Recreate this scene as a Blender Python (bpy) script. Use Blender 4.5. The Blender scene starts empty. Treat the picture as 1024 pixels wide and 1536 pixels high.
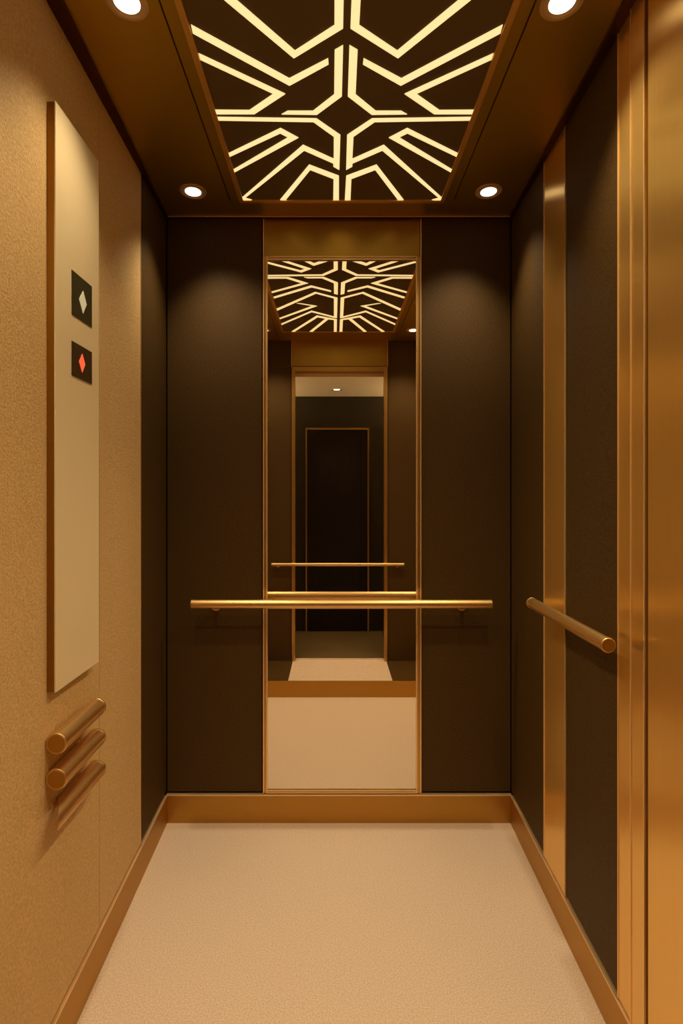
import bpy, bmesh, math
from mathutils import Vector, Matrix

sc = bpy.context.scene
C = sc.collection
# ---------------------------------------------------------------- scale
S = 1.31 / 516.0          # metres per unit (one unit = one pixel at the rear wall)
D = 2.0                   # camera to rear wall, metres
F = D / S                 # focal length in pixels (image 1024 x 1536)
H = 493 * S               # eye height above the car floor
VF, VC = 493.0, -413.0    # floor / ceiling level below eye height, in units

def P(u, d, v):
    """u: units right of the eye, d: fraction of the way to the rear wall, v: units below eye."""
    return Vector((u * S, d * D, H - v * S))

def wl(d): return -(224 + 26 * d)     # left wall face
def wr(d): return 236 + 30 * d        # right wall face

# ---------------------------------------------------------------- materials
def newmat(name):
    m = bpy.data.materials.new(name); m.use_nodes = True
    nt = m.node_tree; b = nt.nodes['Principled BSDF']
    return m, nt, b

def metal(name, col, rough=0.3, aniso=0.0, grain=(1, 1, 1), amount=0.08, rot=0.0, tangent='Z', bump=0.0, met=1.0):
    m, nt, b = newmat(name)
    b.inputs['Metallic'].default_value = met
    b.inputs['Roughness'].default_value = rough
    b.inputs['Anisotropic'].default_value = aniso
    b.inputs['Anisotropic Rotation'].default_value = rot
    if aniso > 0:
        t = nt.nodes.new('ShaderNodeTangent'); t.direction_type = 'RADIAL'; t.axis = tangent
        nt.links.new(t.outputs[0], b.inputs['Tangent'])
    tc = nt.nodes.new('ShaderNodeTexCoord'); mp = nt.nodes.new('ShaderNodeMapping')
    mp.inputs['Scale'].default_value = grain
    n = nt.nodes.new('ShaderNodeTexNoise'); n.inputs['Scale'].default_value = 1.0
    n.inputs['Detail'].default_value = 4.0
    nt.links.new(tc.outputs['Object'], mp.inputs[0]); nt.links.new(mp.outputs[0], n.inputs['Vector'])
    mx = nt.nodes.new('ShaderNodeMix'); mx.data_type = 'RGBA'
    mx.inputs[6].default_value = (*[c * (1 - amount) for c in col], 1)
    mx.inputs[7].default_value = (*[min(1, c * (1 + amount)) for c in col], 1)
    nt.links.new(n.outputs['Fac'], mx.inputs[0]); nt.links.new(mx.outputs[2], b.inputs['Base Color'])
    if bump > 0:
        bp = nt.nodes.new('ShaderNodeBump'); bp.inputs['Strength'].default_value = bump
        bp.inputs['Distance'].default_value = 0.0004
        nt.links.new(n.outputs['Fac'], bp.inputs['Height']); nt.links.new(bp.outputs[0], b.inputs['Normal'])
    return m

def textured(name, c1, c2, scale, bump, rough=0.6, spec=0.3, stretch=(1, 1, 1), dist=0.001, detail=6.0):
    m, nt, b = newmat(name)
    b.inputs['Roughness'].default_value = rough
    b.inputs['Specular IOR Level'].default_value = spec
    tc = nt.nodes.new('ShaderNodeTexCoord'); mp = nt.nodes.new('ShaderNodeMapping')
    mp.inputs['Scale'].default_value = stretch
    n = nt.nodes.new('ShaderNodeTexNoise'); n.inputs['Scale'].default_value = scale
    n.inputs['Detail'].default_value = detail; n.inputs['Roughness'].default_value = 0.6
    nt.links.new(tc.outputs['Object'], mp.inputs[0]); nt.links.new(mp.outputs[0], n.inputs['Vector'])
    cr = nt.nodes.new('ShaderNodeValToRGB')
    cr.color_ramp.elements[0].position = 0.35; cr.color_ramp.elements[0].color = (*c1, 1)
    cr.color_ramp.elements[1].position = 0.65; cr.color_ramp.elements[1].color = (*c2, 1)
    nt.links.new(n.outputs['Fac'], cr.inputs[0]); nt.links.new(cr.outputs[0], b.inputs['Base Color'])
    bp = nt.nodes.new('ShaderNodeBump'); bp.inputs['Strength'].default_value = bump
    bp.inputs['Distance'].default_value = dist
    nt.links.new(n.outputs['Fac'], bp.inputs['Height']); nt.links.new(bp.outputs[0], b.inputs['Normal'])
    return m

def emit(name, col, strength):
    m, nt, b = newmat(name)
    b.inputs['Base Color'].default_value = (*col, 1)
    b.inputs['Roughness'].default_value = 0.4
    b.inputs['Emission Color'].default_value = (*col, 1)
    b.inputs['Emission Strength'].default_value = strength
    return m

def plain(name, col, rough=0.5, spec=0.4):
    m, nt, b = newmat(name)
    b.inputs['Base Color'].default_value = (*col, 1)
    b.inputs['Roughness'].default_value = rough
    b.inputs['Specular IOR Level'].default_value = spec
    return m

M = {}
M['floor'] = textured('beige speckled flooring', (0.56, 0.43, 0.33), (0.86, 0.69, 0.54), 300, 0.5, 0.55, 0.3)
M['beige'] = textured('beige textured wall', (0.56, 0.37, 0.16), (0.76, 0.52, 0.24), 200, 1.0, 0.6, 0.3, dist=0.0012)
M['dark'] = textured('dark brown laminate', (0.044, 0.022, 0.0038), (0.094, 0.048, 0.0088), 240, 0.5, 0.6, 0.2, dist=0.0006)
M['brass'] = metal('brushed brass', (0.95, 0.62, 0.19), 0.29, 0.80, (260, 260, 3), 0.05, rot=0.0, tangent='Z', bump=0.0, met=0.86)
M['header'] = metal('satin brass header', (0.47, 0.28, 0.055), 0.36, 0.3, (500, 500, 6), 0.06, tangent='Z')
M['trim'] = metal('bronze trim', (0.62, 0.37, 0.11), 0.38, 0, (300, 300, 300), 0.04)
M['base'] = metal('satin bronze skirting', (0.52, 0.29, 0.062), 0.46, 0, (40, 40, 600), 0.08)
M['rail'] = metal('satin brass rail', (0.76, 0.49, 0.20), 0.38, 0, (200, 200, 200), 0.02)
M['ceil'] = metal('bronze ceiling sheet', (0.64, 0.41, 0.045), 0.44, 0, (30, 8, 30), 0.05)
M['cornice'] = metal('dark bronze cornice', (0.12, 0.05, 0.02), 0.5, 0, (30, 30, 30), 0.05)
M['artback'] = plain('dark art panel', (0.135, 0.088, 0.036), 0.6, 0.2)
M['frame'] = metal('bronze light panel frame', (0.95, 0.58, 0.16), 0.5, 0, (200, 200, 200), 0.03)
M['edge'] = metal('bright brass edge', (0.98, 0.68, 0.36), 0.34, 0, (200, 200, 200), 0.02, met=0.6)
M['strip'] = emit('light strip', (1.0, 0.77, 0.37), 0.98)
M['lens'] = emit('downlight lens', (1.0, 0.88, 0.70), 3.0)
M['lobbylens'] = emit('lobby lens', (1.0, 0.90, 0.74), 4.0)
M['ring'] = metal('downlight ring', (0.66, 0.45, 0.22), 0.5, 0, (200, 200, 200), 0.03, met=0.4)
M['black'] = plain('black gap', (0.008, 0.005, 0.003), 0.7, 0.2)
M['face'] = plain('cream panel face', (0.82, 0.68, 0.43), 0.5, 0.4)
M['side'] = metal('bronze panel side', (0.36, 0.18, 0.03), 0.5, 0, (200, 200, 20), 0.05)
M['btn1'] = plain('olive black button plate', (0.030, 0.027, 0.006), 0.35, 0.5)
M['btn2'] = plain('brown black button plate', (0.045, 0.026, 0.008), 0.35, 0.5)
M['dia1'] = emit('pale diamond', (0.62, 0.60, 0.36), 0.35)
M['dia2'] = emit('red diamond', (1.0, 0.12, 0.05), 0.75)
M['lobbyceil'] = textured('lobby ceiling plaster', (0.70, 0.58, 0.40), (0.76, 0.63, 0.44), 60, 0.1, 0.8, 0.2)
M['lobbywall'] = textured('lobby wall', (0.024, 0.016, 0.006), (0.034, 0.023, 0.009), 120, 0.2, 0.6, 0.3)
M['lobbydoor'] = textured('lobby door', (0.010, 0.005, 0.002), (0.014, 0.007, 0.003), 60, 0.1, 0.5, 0.3, stretch=(1, 1, 0.1))
M['lobbyfloor'] = textured('lobby floor', (0.10, 0.065, 0.025), (0.12, 0.08, 0.03), 200, 0.2, 0.6, 0.3)
mm, nt_, b_ = newmat('mirror silver')
b_.inputs['Metallic'].default_value = 1.0; b_.inputs['Roughness'].default_value = 0.0
b_.inputs['Base Color'].default_value = (0.88, 0.83, 0.74, 1)
M['mirror'] = mm

# ---------------------------------------------------------------- object helpers
def obj(name, bm, mats, parent=None, bevel=0.0, smooth=False):
    bmesh.ops.recalc_face_normals(bm, faces=bm.faces[:])
    me = bpy.data.meshes.new(name); bm.to_mesh(me); bm.free()
    if not isinstance(mats, (list, tuple)): mats = [mats]
    for m in mats: me.materials.append(M[m])
    o = bpy.data.objects.new(name, me); C.objects.link(o)
    if parent is not None:
        o.parent = parent
        o.matrix_parent_inverse = Matrix.Translation(parent.location).inverted()
    if smooth:
        for p in me.polygons: p.use_smooth = True
        try: me.set_sharp_from_angle(angle=math.radians(40))
        except Exception: pass
    if bevel > 0:
        b = o.modifiers.new('bevel', 'BEVEL'); b.width = bevel; b.segments = 2; b.limit_method = 'ANGLE'
        b.harden_normals = False
    return o

def thing(name, label, cat, loc, group=None):
    o = bpy.data.objects.new(name, None); C.objects.link(o); o.location = loc
    o.empty_display_size = 0.05
    o['label'] = label; o['category'] = cat
    if group: o['group'] = group
    return o

def struct(o, label=None):
    o['kind'] = 'structure'
    if label: o['label'] = label
    return o

def prism(bm, pts, v0, v1, mi=0):
    """pts = list of (u, d); extruded from level v0 to v1 (units below eye)."""
    a = [bm.verts.new(P(u, d, v0)) for u, d in pts]
    b = [bm.verts.new(P(u, d, v1)) for u, d in pts]
    n = len(pts)
    fs = [bm.faces.new(a), bm.faces.new(b[::-1])]
    for i in range(n):
        fs.append(bm.faces.new((a[i], b[i], b[(i + 1) % n], a[(i + 1) % n])))
    for f in fs: f.material_index = mi

def box(bm, u0, u1, d0, d1, v0, v1, mi=0):
    prism(bm, [(u0, d0), (u1, d0), (u1, d1), (u0, d1)], v0, v1, mi)

def vprism(bm, pts, d0, d1, mi=0):
    """pts = (u, v) outline, extruded in depth d."""
    a = [bm.verts.new(P(u, d0, v)) for u, v in pts]
    b = [bm.verts.new(P(u, d1, v)) for u, v in pts]
    n = len(pts)
    fs = [bm.faces.new(a), bm.faces.new(b[::-1])]
    for i in range(n):
        fs.append(bm.faces.new((a[i], b[i], b[(i + 1) % n], a[(i + 1) % n])))
    for f in fs: f.material_index = mi

def wallbox(bm, side, d0, d1, v0, v1, t0, t1, mi=0):
    """box lying along a side wall; t = units proud of the wall face, towards the room."""
    if side == 'L': pts = [(wl(d0) + t0, d0), (wl(d1) + t0, d1), (wl(d1) + t1, d1), (wl(d0) + t1, d0)]
    else: pts = [(wr(d0) - t0, d0), (wr(d1) - t0, d1), (wr(d1) - t1, d1), (wr(d0) - t1, d0)]
    prism(bm, pts, v0, v1, mi)

def tube(bm, a, b, r, n=40, caps=True, mi=0, chamfer=0.0):
    a, b = Vector(a), Vector(b); ax = (b - a).normalized()
    x = ax.orthogonal().normalized(); y = ax.cross(x)
    prof = [(0, r)] if chamfer <= 0 else [(0, r - chamfer), (chamfer, r)]
    L = (b - a).length
    sta = [(t, rr) for t, rr in prof] + [(L - t, rr) for t, rr in reversed(prof)]
    rings = []
    for t, rr in sta:
        rings.append([bm.verts.new(a + ax * t + (x * math.cos(2 * math.pi * k / n) + y * math.sin(2 * math.pi * k / n)) * rr) for k in range(n)])
    for i in range(len(rings) - 1):
        for k in range(n):
            f = bm.faces.new((rings[i][k], rings[i][(k + 1) % n], rings[i + 1][(k + 1) % n], rings[i + 1][k])); f.material_index = mi
    if caps:
        bm.faces.new(rings[0][::-1]).material_index = mi; bm.faces.new(rings[-1]).material_index = mi

def lathe(bm, c, prof, n=56, mi=0):
    """profile (r, dz) in metres turned about the vertical through c; closed loop."""
    rings = [[bm.verts.new(c + Vector((r * math.cos(2 * math.pi * k / n), r * math.sin(2 * math.pi * k / n), z))) for k in range(n)] for r, z in prof]
    m = len(rings)
    for i in range(m):
        A, B = rings[i], rings[(i + 1) % m]
        for k in range(n):
            bm.faces.new((A[k], A[(k + 1) % n], B[(k + 1) % n], B[k])).material_index = mi

def new(): return bmesh.new()

# ================================================================= SETTING
STEP_D, STEP_V, DF = 0.39, 454.0, 0.20      # entrance step nose, its level, door-side wall plane

bm = new(); prism(bm, [(wl(STEP_D - .01) - 20, STEP_D - .01), (wr(STEP_D - .01) + 20, STEP_D - .01), (wr(1.01) + 20, 1.01), (wl(1.01) - 20, 1.01)], VF, VF + 12)
struct(obj('floor', bm, 'floor'), 'beige speckled lift car floor')

# left wall: core, two beige panels, one dark panel, brass edge
bm = new(); wallbox(bm, 'L', DF - .02, 1.01, VC - 12, VF + 12, -22, -3.0)
w = struct(obj('wall_left', bm, 'black'), 'left wall of the lift car')
bm = new(); wallbox(bm, 'L', DF, 0.6890, VC, 447.5, -3.0, 0)
p = obj('wall_panel', bm, 'beige', w, bevel=0.0006); p['label'] = 'large beige textured panel'
bm = new(); wallbox(bm, 'L', 0.6902, 0.8500, VC, 447.5, -3.0, 0)
p = obj('wall_panel', bm, 'beige', w, bevel=0.0006); p['label'] = 'narrow beige textured panel'
bm = new(); wallbox(bm, 'L', 0.8500, 0.8520, VC, 447.5, -3.0, 0.4)
p = obj('edge_strip', bm, 'edge', w); p['label'] = 'thin brass edge strip'
bm = new(); wallbox(bm, 'L', 0.8545, 0.9985, VC, 447, -3.0, -0.6)
p = obj('wall_panel', bm, 'dark', w, bevel=0.0006); p['label'] = 'dark brown panel in the rear corner'

# right wall
bm = new(); wallbox(bm, 'R', DF - .02, 1.01, VC - 12, VF + 12, -22, -3.0)
w = struct(obj('wall_right', bm, 'black'), 'right wall of the lift car')
bm = new(); wallbox(bm, 'R', 0.8265, 0.9985, VC, 447, -3.0, -0.4)
p = obj('wall_panel', bm, 'dark', w, bevel=0.0006); p['label'] = 'dark brown panel in the rear corner'
bm = new(); wallbox(bm, 'R', 0.5955, 0.7405, VC, 447, -3.0, -0.4)
p = obj('wall_panel', bm, 'dark', w, bevel=0.0006); p['label'] = 'dark brown panel between the brass strips'
def strip_r(name, d0, d1, label, t=0.4):
    bm = new(); wallbox(bm, 'R', d0, d1, VC, 449, -3.0, t)
    o = obj(name, bm, 'brass', None, bevel=0.0012); struct(o, label)
    for i, (a, b) in enumerate(((d0, d0 + .0014), (d1 - .0014, d1))):
        bm = new(); wallbox(bm, 'R', a, b, VC, 449, t - 0.2, t + 0.7)
        obj('edge_bead', bm, 'edge', o)
    return o
strip_r('trim_1', 0.7420, 0.8250, 'wide brushed brass strip between dark panels')
strip_r('trim_2', 0.5655, 0.5940, 'brushed brass jamb strip beside the dark panel')
strip_r('trim_3', 0.5365, 0.5640, 'brushed brass jamb strip beside the lift door', 1.6)
bm = new(); wallbox(bm, 'R', DF, 0.5325, VC, 480, -3.0, 1.0)
struct(obj('door_1', bm, 'brass', bevel=0.001), 'brushed brass lift door panel')

# rear wall
DP = 1.0
bm = new(); box(bm, wl(1) - 20, wr(1) + 20, 1.004, 1.02, VC - 12, VF + 12)
w = struct(obj('wall_back', bm, 'black'), 'rear wall of the lift car')
bm = new(); box(bm, wl(1) + .9, -107.5, 1.0, 1.004, VC + .5, 447)
p = obj('wall_panel', bm, 'dark', w, bevel=0.0006); p['label'] = 'dark brown panel left of the mirror'
bm = new(); box(bm, 132.5, wr(1) - .9, 1.0, 1.004, VC + .5, 447)
p = obj('wall_panel', bm, 'dark', w, bevel=0.0006); p['label'] = 'dark brown panel right of the mirror'
bm = new(); box(bm, -103.5, 129.5, 1.0005, 1.004, VC + .5, -355.5)
p = obj('header_panel', bm, 'header', w, bevel=0.0006); p['label'] = 'brushed brass panel above the mirror'
for u in (-105.5, 130.2):
    bm = new(); box(bm, u, u + 1.6, 0.9985, 1.004, VC + .5, -355.5)
    obj('edge_strip', bm, 'edge', w)

# skirtings (rear, left, right) with a thin lip
def skirt(name, label, maker):
    bm = new(); maker(bm, 452.5, VF, 0); o = struct(obj(name, bm, 'base', bevel=0.0006), label)
    bm = new(); maker(bm, 450.6, 452.3, 0.5); obj('top_lip', bm, 'edge', o, bevel=0.0004)
skirt('baseboard_back', 'bronze skirting under the mirror', lambda bm, a, b, t: box(bm, wl(1), wr(1), 0.9965 - t / F, 1.004, a, b))
skirt('baseboard_left', 'bronze skirting along the beige wall', lambda bm, a, b, t: wallbox(bm, 'L', STEP_D + .001, 0.9960 - t / F, a, b, -3, 1.6 + t))
skirt('baseboard_right', 'bronze skirting along the right wall', lambda bm, a, b, t: wallbox(bm, 'R', 0.5365, 0.9960 - t / F, a, b, -3, 1.6 + t))
bm = new(); wallbox(bm, 'R', STEP_D + .001, 0.5355, 481, VF, -3, 2.2)
struct(obj('trim_4', bm, 'base', bevel=0.0006), 'bronze sill under the lift door')

# ceiling: dark core, two side sheets, central sheet around the light panel opening
CX = 11.8
bm = new()
A0, A1 = 0.292, 0.9470
def cl(d): return wl(d) - 14
def cr_(d): return wr(d) + 14
box(bm, -270, 290, DF - .02, 1.012, VC - 14, VC - 2.5, 1)
prism(bm, [(cl(DF), DF), (CX - 158.5, DF), (CX - 158.5, 1.004), (cl(1.004), 1.004)], VC - 2.5, VC)
prism(bm, [(CX + 158.5, DF), (cr_(DF), DF), (cr_(1.004), 1.004), (CX + 158.5, 1.004)], VC - 2.5, VC)
box(bm, CX - 157, CX + 157, 0.9480, 1.004, VC - 2.5, VC)
box(bm, CX - 157, CX + 157, DF, 0.290, VC - 2.5, VC)
box(bm, CX - 157, CX - 145, 0.290, 0.9480, VC - 2.5, VC)
box(bm, CX + 145, CX + 157, 0.290, 0.9480, VC - 2.5, VC)
box(bm, CX - 158.6, CX - 156.9, 0.9400, 1.004, VC - 2.5, VC)
box(bm, CX + 156.9, CX + 158.6, 0.9400, 1.004, VC - 2.5, VC)
struct(obj('ceiling', bm, ['ceil', 'black']), 'bronze sheet ceiling')
# cornice along the three walls
def cornice(name, label, pts, v1=VC + 4):
    bm = new(); prism(bm, pts, VC - .2, v1); struct(obj(name, bm, 'cornice', bevel=0.0005), label)
cornice('trim_5', 'dark bronze cornice along the left wall', [(wl(DF), DF), (-209, DF), (-246.5, .9930), (wl(.993), .9930)])
cornice('trim_6', 'dark bronze cornice along the right wall', [(wr(DF), DF), (226, DF), (262.5, .9930), (wr(.993), .9930)])
bm = new(); box(bm, wl(1), wr(1), 0.9930, 1.0035, VC - .2, VC + 1.6)
o = struct(obj('trim_7', bm, 'cornice'), 'dark bronze cornice above the mirror wall')
bm = new(); box(bm, wl(1) + 1, wr(1) - 1, 0.9918, 0.9928, VC + 0.4, VC + 1.6); obj('edge_bead', bm, 'edge', o)

# door-side wall with the entrance opening (seen in the mirror)
PL, PR, PT = -104.0, 137.0, -329.0
bm = new()
box(bm, wl(DF) - 20, PL - 9, DF - .030, DF - .003, VC - 14, VF + 12)
box(bm, PR + 9, wr(DF) + 20, DF - .030, DF - .003, VC - 14, VF + 12)
box(bm, PL - 9, PR + 9, DF - .030, DF - .003, VC - 14, PT - 13)
w = struct(obj('wall_front', bm, 'black'), 'entrance wall of the lift car')
bm = new(); box(bm, wl(DF) + 1, PL - 11, DF - .003, DF, VC, STEP_V); obj('wall_panel', bm, 'dark', w, bevel=.0006)
bm = new(); box(bm, PR + 11, wr(DF) - 1, DF - .003, DF, VC, STEP_V); obj('wall_panel', bm, 'dark', w, bevel=.0006)
bm = new(); box(bm, PL - 8, PR + 8, DF - .003, DF, VC, PT - 14.5)
p = obj('header_panel', bm, 'header', w, bevel=.0006); p['label'] = 'brushed brass panel over the entrance'
bm = new()
vprism(bm, [(PL - 9, STEP_V), (PL - 9, PT - 13), (PR + 9, PT - 13), (PR + 9, STEP_V), (PR, STEP_V), (PR, PT), (PL, PT), (PL, STEP_V)], DF - .030, DF + .002)
struct(obj('trim_8', bm, 'trim', bevel=.001), 'bronze frame around the entrance')
for i, u in enumerate((PL - 10, PR + 8.6)):
    bm = new(); box(bm, u, u + 1.4, DF - .003, DF + .001, VC, PT - 13.2); obj('edge_strip', bm, 'edge', w)

# raised entrance floor: bronze riser + beige top
bm = new(); prism(bm, [(wl(.19) - 5, .165), (wr(.19) + 5, .165), (wr(STEP_D) + 2, STEP_D - .003), (wl(STEP_D) - 2, STEP_D - .003)], STEP_V, VF + 6)
st = struct(obj('trim_9', bm, 'floor'), 'beige raised entrance floor')
bm = new()
prism(bm, [(wl(.2) - 5, .2005), (PL - 6, .2005), (PL - 6, STEP_D - .0032), (wl(STEP_D), STEP_D - .0032)], STEP_V - 1.2, STEP_V + .2)
prism(bm, [(PR + 6, .2005), (wr(.2) + 5, .2005), (wr(STEP_D), STEP_D - .0032), (PR + 6, STEP_D - .0032)], STEP_V - 1.2, STEP_V + .2)
o = obj('side_plinth_cover', bm, 'dark', st); o['label'] = 'dark brown covers beside the entrance floor'
bm = new(); box(bm, wl(STEP_D), wr(STEP_D), STEP_D - .003, STEP_D, STEP_V - .3, VF); o = obj('riser', bm, 'base', st, bevel=.0008); o['label'] = 'bronze riser'

# lobby behind the entrance (seen in the mirror)
LB = -0.20
bm = new(); box(bm, -420, 440, LB - .02, .165, STEP_V + .5, STEP_V + 12); struct(obj('floor', bm, 'lobbyfloor'), 'brown lobby floor')
bm = new(); box(bm, -420, 440, LB - .02, DF - .031, -345, -320); struct(obj('ceiling', bm, 'lobbyceil'), 'pale lobby ceiling')
bm = new(); box(bm, -420, 440, LB - .03, LB, -345, STEP_V + 12); struct(obj('wall_lobby', bm, 'lobbywall'), 'dark lobby wall')
bm = new(); box(bm, -440, -420, LB - .03, DF - .031, -345, STEP_V + 12); struct(obj('wall_lobby_left', bm, 'lobbywall'))
bm = new(); box(bm, 440, 460, LB - .03, DF - .031, -345, STEP_V + 12); struct(obj('wall_lobby_right', bm, 'lobbywall'))
bm = new(); box(bm, -86, 111, LB + .0005, LB + .006, -208, STEP_V); dr = struct(obj('door_2', bm, 'lobbydoor'), 'dark brown lobby door')
bm = new(); box(bm, 88, 90, LB + .006, LB + .0075, -206, STEP_V); obj('door_groove', bm, 'black', dr)
bm = new(); vprism(bm, [(-92, STEP_V), (-92, -215), (117, -215), (117, STEP_V), (112, STEP_V), (112, -209), (-87, -209), (-87, STEP_V)], LB + .0005, LB + .012)
obj('door_frame', bm, 'trim', dr, bevel=.001)

# ================================================================= MIRROR
t = thing('wall_mirror', 'tall brass-framed mirror in the centre of the rear wall, behind the long handrail', 'mirror', P(13, 1.0, 449))
bm = new(); box(bm, -99, 124, 1.0010, 1.0035, -350, 445)
obj('mirror_glass', bm, 'mirror', t)
def stile(name, u0, u1, v0, v1, vertical):
    bm = new(); box(bm, u0, u1, 0.9990, 1.0037, v0, v1)
    o = obj(name, bm, 'trim', t, bevel=.0005)
    for k in range(2):
        bm = new()
        if vertical:
            a = u0 if k == 0 else u1 - 1.4
            box(bm, a, a + 1.4, 0.9975, 0.9995, v0, v1)
        else:
            a = v0 if k == 0 else v1 - 1.4
            box(bm, u0, u1, 0.9975, 0.9995, a, a + 1.4)
        obj('frame_bead', bm, 'edge', o)
    return o
stile('frame_stile', -105.5, -99, -355, 449, True)
stile('frame_stile', 124, 131.5, -355, 449, True)
stile('frame_rail', -99, 124, -355, -349.5, False)
stile('frame_rail', -99, 124, 444.5, 449, False)

# ================================================================= ART LIGHT PANEL
t = thing('ceiling_light_panel', 'large art deco lit ceiling panel with angular glowing strips in a bronze frame', 'light panel', P(CX, .62, VC))
bm = new(); box(bm, CX - 139, CX + 139, A0 + .004, A1 - .007, VC - 2.4, VC - 0.8); obj('backing_panel', bm, 'artback', t)
def fbar(a, b, c, d):
    bm = new(); box(bm, a, b, c, d, VC - 2.4, VC + 1.2); obj('frame_bar', bm, 'frame', t, bevel=.0008)
    
fbar(CX - 145, CX - 139, A0, A1); fbar(CX + 139, CX + 145, A0, A1)
fbar(CX - 139, CX + 139, A0, A0 + .007); fbar(CX - 139, CX + 139, A1 - .008, A1)

def fa(x, y): return (250 + x / 3.657, y / 3.657)
def fb(x, y): return (310 + x / 4.6545, 140 + y / 4.6545)
def un(p):
    d = 413.0 / (740.0 - p[1]); return ((p[0] - 500) * d, d)
def clampu(q): return (max(q[0], CX - 139), min(q[1], A1 - .008))
strips = []
strips.append([un(fa(133, 138)), un(fa(672, 432)), un(fa(885, 322)), un(fa(887, 355)), un(fa(673, 472)), un(fa(143, 185))])
strips.append([un(fa(175, 295)), un(fa(650, 517)), un(fb(332, 148)), un(fb(62, 148)), un(fb(55, 118)), un(fb(298, 120)), un(fa(585, 517)), un(fa(185, 330))])
strips.append([un(fa(967, 250)), un(fa(921, 276)), un(fa(918, 520)), un(fb(742, 125)), un(fb(565, 125)), un(fb(522, 149)), un(fb(768, 152)), un(fa(960, 530))])
strips.append([un(fb(*q)) for q in [(68, 168), (765, 178), (932, 293), (925, 537), (883, 513), (884, 492), (680, 402), (268, 732), (315, 745), (222, 748), (222, 728), (672, 362), (886, 460), (887, 305), (745, 203), (75, 192)]])
strips.append([un(fb(*q)) for q in [(138, 420), (515, 245), (640, 312), (178, 553), (165, 533), (568, 310), (512, 282), (148, 445)]])
strips.append([un(fb(*q)) for q in [(512, 745), (715, 500), (922, 578), (922, 745), (883, 745), (885, 600), (722, 537), (552, 745)]])
# front half: the wide V runs on to the frame, its upright runs on and joins the next ray
a, b = un((335.6, 0)), un((440.6, 88)); sl = (b[1] - a[1]) / (b[0] - a[0])
e1 = (CX - 139, a[1] + (CX - 139 - a[0]) * sl)
a2, b2 = un((353.9, 0)), un((442.2, 76.6)); sl2 = (b2[1] - a2[1]) / (b2[0] - a2[0])
e2 = (CX - 139, a2[1] + (CX - 139 - a2[0]) * sl2)
def off(p, q, wd):
    """shift in depth so that a stroke from p to q is wd units wide"""
    du = q[0] - p[0]; dd = (q[1] - p[1]) * F
    return wd * math.hypot(du, dd) / abs(du) / F
c0, c1, c2 = (CX - 139, .377), (-49.7, .493), (1.0, .437)
h = off(c0, c1, 6.0); h2 = off(c1, c2, 6.0)
strips.append([e1, b, (8.5, un((514.4, 43.2))[1]), (8.3, .430), (1.2, .437 - h2 * .5), (c1[0], c1[1] - h), (c0[0], c0[1] - h), c0, c1, (1.0, .437 + h2 * .6), (0.9, un((501.6, 38.3))[1]), b2, e2])
r0, r1, r2 = (CX - 139, .43), (-47.0, .531), (-78.0, .545)
h = off(r0, r1, 6.0)
strips.append([r0, r1, (-80, .5515), (-72, .5515), (-36, .531), (r0[0], r0[1] - h)])
FD = A0 + .007
d1 = (-38.8, .452); s = (.452 - FD) / 66.0
h = off((-105, .30), d1, 6.0)
strips.append([(-107, FD), d1, (8.2, .418), (8.2, FD), (1.1, FD), (1.1, .412), (-12, .4185), (-53, FD), (-61, FD), (-19, .424), (-37, .437), (-99, FD)])
k = 0
for poly in strips:
    poly = [clampu(q) for q in poly]
    for side in (0, 1):
        q = poly if side == 0 else [(2 * CX - u, d) for u, d in poly]
        bm = new(); prism(bm, q, VC - 1.0, VC - 0.1)
        obj('light_strip', bm, 'strip', t)

# ================================================================= DOWNLIGHTS
def downlight(u, d, label, v=VC, r=18.0, rl=10.8, lens='lens', watts=25.0, group='recessed ceiling downlights', ang=106, tilt=(0, 0)):
    c = P(u, d, v)
    t = thing('downlight', label, 'ceiling light', c, group)
    R, L = r * S, rl * S
    bm = new(); lathe(bm, c, [(R, 0.0004), (R - .0015, -.0030), (L + .0085, -.0042), (L + .0060, -.0028), (L + .0010, -.0018), (L, -.0018), (L, 0.0004)])
    obj('trim_ring', bm, 'ring', t, smooth=True)
    bm = new(); tube(bm, c + Vector((0, 0, -.0002)), c + Vector((0, 0, -.0022)), L - .0002, 48); obj('lens', bm, lens, t)
    ld = bpy.data.lights.new('downlight_lamp', 'SPOT'); ld.energy = watts; ld.color = (1.0, 0.80, 0.50)
    ld.spot_size = math.radians(ang); ld.spot_blend = 1.0; ld.shadow_soft_size = 0.022
    lo = bpy.data.objects.new('downlight_lamp', ld); C.objects.link(lo)
    lo.parent = t; lo.location = (0, 0, -0.028); lo.rotation_euler = (math.radians(tilt[1]), math.radians(tilt[0]), 0)
    return t
downlight(-192, .912, 'round recessed downlight in the rear left corner of the ceiling', watts=24, ang=100, tilt=(-10, -5))
downlight(212, .912, 'round recessed downlight in the rear right corner of the ceiling', watts=24, ang=100, tilt=(10, -5))
downlight(-173.5, .560, 'round recessed downlight above the cream control panel, cut by the top of the photo', watts=21.0, tilt=(-10, 0))
downlight(192, .560, 'round recessed downlight above the brass door side, cut by the top of the photo', tilt=(6, 0))
downlight(-176, .315, 'round recessed downlight over the entrance on the beige wall side, out of view', tilt=(-7, 4))
downlight(202, .315, 'round recessed downlight over the entrance, its rim just showing at the mirror edge', tilt=(6, 4))
downlight(10, -.05, 'small downlight in the pale lobby ceiling, seen in the mirror', v=-320, r=19, rl=10, lens='lobbylens', watts=10.0, group='lobby downlights', ang=80)
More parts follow.
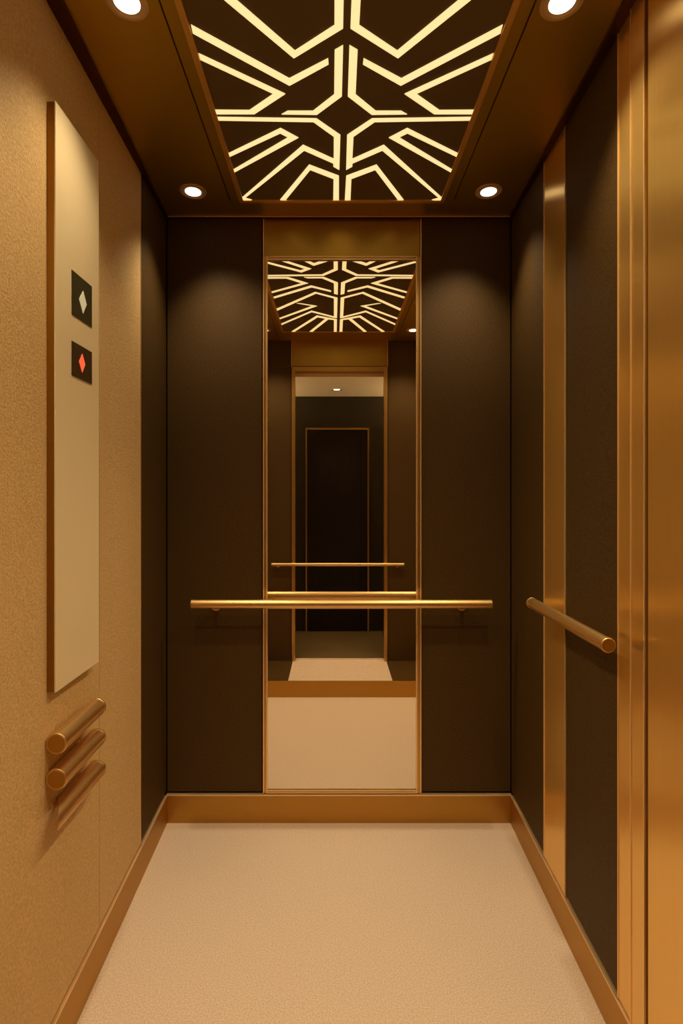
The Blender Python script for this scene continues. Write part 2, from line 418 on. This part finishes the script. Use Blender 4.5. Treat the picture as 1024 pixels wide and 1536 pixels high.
# uplights added out of view on the lobby side walls to brighten its ceiling
for u, sg, w_ in ((-419.5, 1, 'beige'), (439.5, -1, 'brass')):
    t = thing('added_uplight', 'added bronze uplight brightening the lobby ceiling on the %s wall side, out of view' % w_, 'added light', P(u, -.02, -190), 'added lobby uplights')
    bm = new(); vprism(bm, [(u, -183), (u, -191), (u + sg * 22, -191), (u + sg * 22, -196), (u + sg * 25, -196), (u + sg * 25, -183)], -.15, .12)
    obj('trough', bm, 'trim', t)
    bm = new(); box(bm, u + sg * 4, u + sg * 18, -.14, .11, -194, -191); obj('added_glow_bar', bm, 'lobbylens', t)
    ld = bpy.data.lights.new('added_uplight_lamp', 'AREA'); ld.shape = 'RECTANGLE'; ld.size = .03; ld.size_y = .5; ld.energy = 21.0
    ld.color = (1.0, 0.72, 0.40); lo = bpy.data.objects.new('added_uplight_lamp', ld); C.objects.link(lo); lo.parent = t
    lo.location = P(u + sg * 11, -.015, -197.5) - t.location; lo.rotation_euler = (math.pi, 0, 0)

# ================================================================= HANDRAILS
def rail(t, a, b, r, name='rail_tube'):
    """tube with a turned cap at each end"""
    ax = (b - a).normalized()
    bm = new(); tube(bm, a + ax * .004, b - ax * .004, r, 48); obj(name, bm, 'rail', t, smooth=True)
    for e, s in ((a, 1), (b, -1)):
        bm = new(); tube(bm, e, e + ax * s * .0075, r * 1.03, 48, chamfer=.0014)
        o = obj('end_cap', bm, 'rail', t, smooth=True)
        bm = new(); tube(bm, e - ax * s * .0005, e + ax * s * .002, r * .84, 40)
        obj('cap_disc', bm, 'base', o)
def bracket(t, p, q, rr, rose, nrm):
    bm = new(); tube(bm, p, q, rr, 20); tube(bm, q - nrm * .006, q + nrm * .0002, rose, 32, chamfer=.001); obj('bracket', bm, 'rail', t, smooth=True)

t = thing('handrail', 'long horizontal brass handrail across the mirror on the rear wall', 'handrail', P(12, .962, 160))
rail(t, P(-205, .962, 159.8), P(228, .962, 159.8), 6.5 * S)
for u in (-176, 192): bracket(t, P(u, .964, 163), P(u, .9995, 168), 2.4 * S, 8 * S, Vector((0, 1, 0)))

t = thing('handrail', 'short brass handrail running along the dark right wall', 'handrail', P(235, .68, 130))
rail(t, P(235, .5695, 130), P(235, .792, 130), 6.3 * S)
for d in (.625, .735):
    n = Vector((1, 0, 0)); bracket(t, P(236, d, 133.5), P(wr(d) - .4, d, 140.5), 1.8 * S, 5.2 * S, n)

t = thing('handrail', 'thin brass bar across the lift entrance, seen in the mirror above the long handrail', 'handrail', P(12, .215, 191))
rail(t, P(-166, .2155, 191), P(189, .2155, 191), 4.4 * S)
for u in (-150, 173): bracket(t, P(u, .214, 192), P(u, .2002, 194), 2.2 * S, 6 * S, Vector((0, -1, 0)))

labels = ['top of three stacked brass handrails, right below the control panel',
          'middle of three stacked brass handrails on the beige wall',
          'lowest of three stacked brass handrails on the beige wall, its near end cut off slanting']
for i, v in enumerate((207, 236.5, 267)):
    U, d0, d1, r = -229.0, .5505, .647, 8.6 * S
    t = thing('handrail', labels[i], 'handrail', P(wl(.6), .6, v), 'three stacked handrails on the beige wall')
    if i < 2:
        rail(t, P(U, d0, v), P(U, d1, v), r)
    else:
        # slanting cut: the near end is mitred back towards the wall
        n = 48; bm = new(); R1, R2 = [], []
        for k in range(n):
            an = 2 * math.pi * k / n
            uu = U + 8.6 * math.cos(an); vv = v + 8.6 * math.sin(an)
            R1.append(bm.verts.new(P(uu, abs(uu) / 412.5, vv))); R2.append(bm.verts.new(P(uu, d1 - .002, vv)))
        for k in range(n): bm.faces.new((R1[k], R1[(k + 1) % n], R2[(k + 1) % n], R2[k]))
        bm.faces.new(R1[::-1]); bm.faces.new(R2)
        obj('rail_tube', bm, 'rail', t, smooth=True)
        bm = new(); tube(bm, P(U, d1 - .0037, v), P(U, d1, v), r * 1.03, 48, chamfer=.0014); obj('end_cap', bm, 'rail', t, smooth=True)
    for d in (.575, .63):
        bm = new(); tube(bm, P(wl(d) - .2, d, v), P(U - 6, d, v), 3 * S, 20); obj('bracket', bm, 'rail', t, smooth=True)

# ================================================================= CONTROL PANEL
UF, c0, c1 = -231.0, .5545, .6565
t = thing('control_panel', 'tall cream control panel with bronze sides on the beige wall, two dark square buttons', 'control panel', P(wl(.6), .6, 0))
bm = new(); prism(bm, [(wl(c0) - .2, c0), (UF - 1.2, c0), (UF - 1.2, c1), (wl(c1) - .2, c1)], -326, 165.5)
obj('panel_body', bm, 'side', t, bevel=.0006)
bm = new(); box(bm, UF - 1.2, UF, c0 - .0003, c1 + .0003, -326.5, 166); o = obj('face_plate', bm, 'face', t, bevel=.0006); o['label'] = 'cream smooth face'
def plate(v0, v1, mat, label, dmat, dl, ds):
    d0, d1 = .5880, .6370
    bm = new(); box(bm, UF - .2, UF + .35, d0, d1, v0, v1); b = obj('button_plate', bm, mat, t); b['label'] = label
    da, db, dc, va, vb, vc = ds
    bm = new()
    pts = [(da, vc), (db, va), (dc, vc), (db, vb)]
    A = [bm.verts.new(P(UF + .3, d, v)) for d, v in pts]; B = [bm.verts.new(P(UF + .7, d, v)) for d, v in pts]
    bm.faces.new(A); bm.faces.new(B[::-1])
    for k in range(4): bm.faces.new((A[k], B[k], B[(k + 1) % 4], A[(k + 1) % 4]))
    o = obj('diamond_mark', bm, dmat, b); o['label'] = dl
plate(-197.5, -158.2, 'btn1', 'upper dark square button', 'dia1', 'pale green diamond', (.6045, .6140, .6225, -186.5, -165.5, -176.2))
plate(-134.8, -104.2, 'btn2', 'lower dark square button', 'dia2', 'glowing red diamond', (.6045, .6120, .6190, -128, -110.8, -119.5))

# ================================================================= CAMERA / RENDER
cam = bpy.data.cameras.new('camera'); co = bpy.data.objects.new('camera', cam); C.objects.link(co)
co.location = (0, 0, H); co.rotation_euler = (math.pi / 2, 0, 0)
cam.sensor_fit = 'HORIZONTAL'; cam.sensor_width = 24.0; cam.lens = F / 1024.0 * 24.0
cam.shift_x = 12.0 / 1024.0; cam.shift_y = -28.0 / 1024.0; cam.clip_start = 0.02
sc.camera = co

wd = bpy.data.worlds.new('world'); sc.world = wd; wd.use_nodes = True
wd.node_tree.nodes['Background'].inputs[0].default_value = (1.0, .7, .4, 1)
wd.node_tree.nodes['Background'].inputs[1].default_value = 0.0
sc.view_settings.view_transform = 'Standard'; sc.view_settings.look = 'None'
sc.view_settings.gamma = 1.0; sc.view_settings.use_curve_mapping = False
sc.view_settings.exposure = 0.0
try:
    sc.cycles.use_denoising = True
    sc.cycles.denoiser = 'OPENIMAGEDENOISE'
    sc.cycles.max_bounces = 14; sc.cycles.diffuse_bounces = 8; sc.cycles.glossy_bounces = 10
    sc.cycles.sample_clamp_indirect = 6.0
except Exception: pass
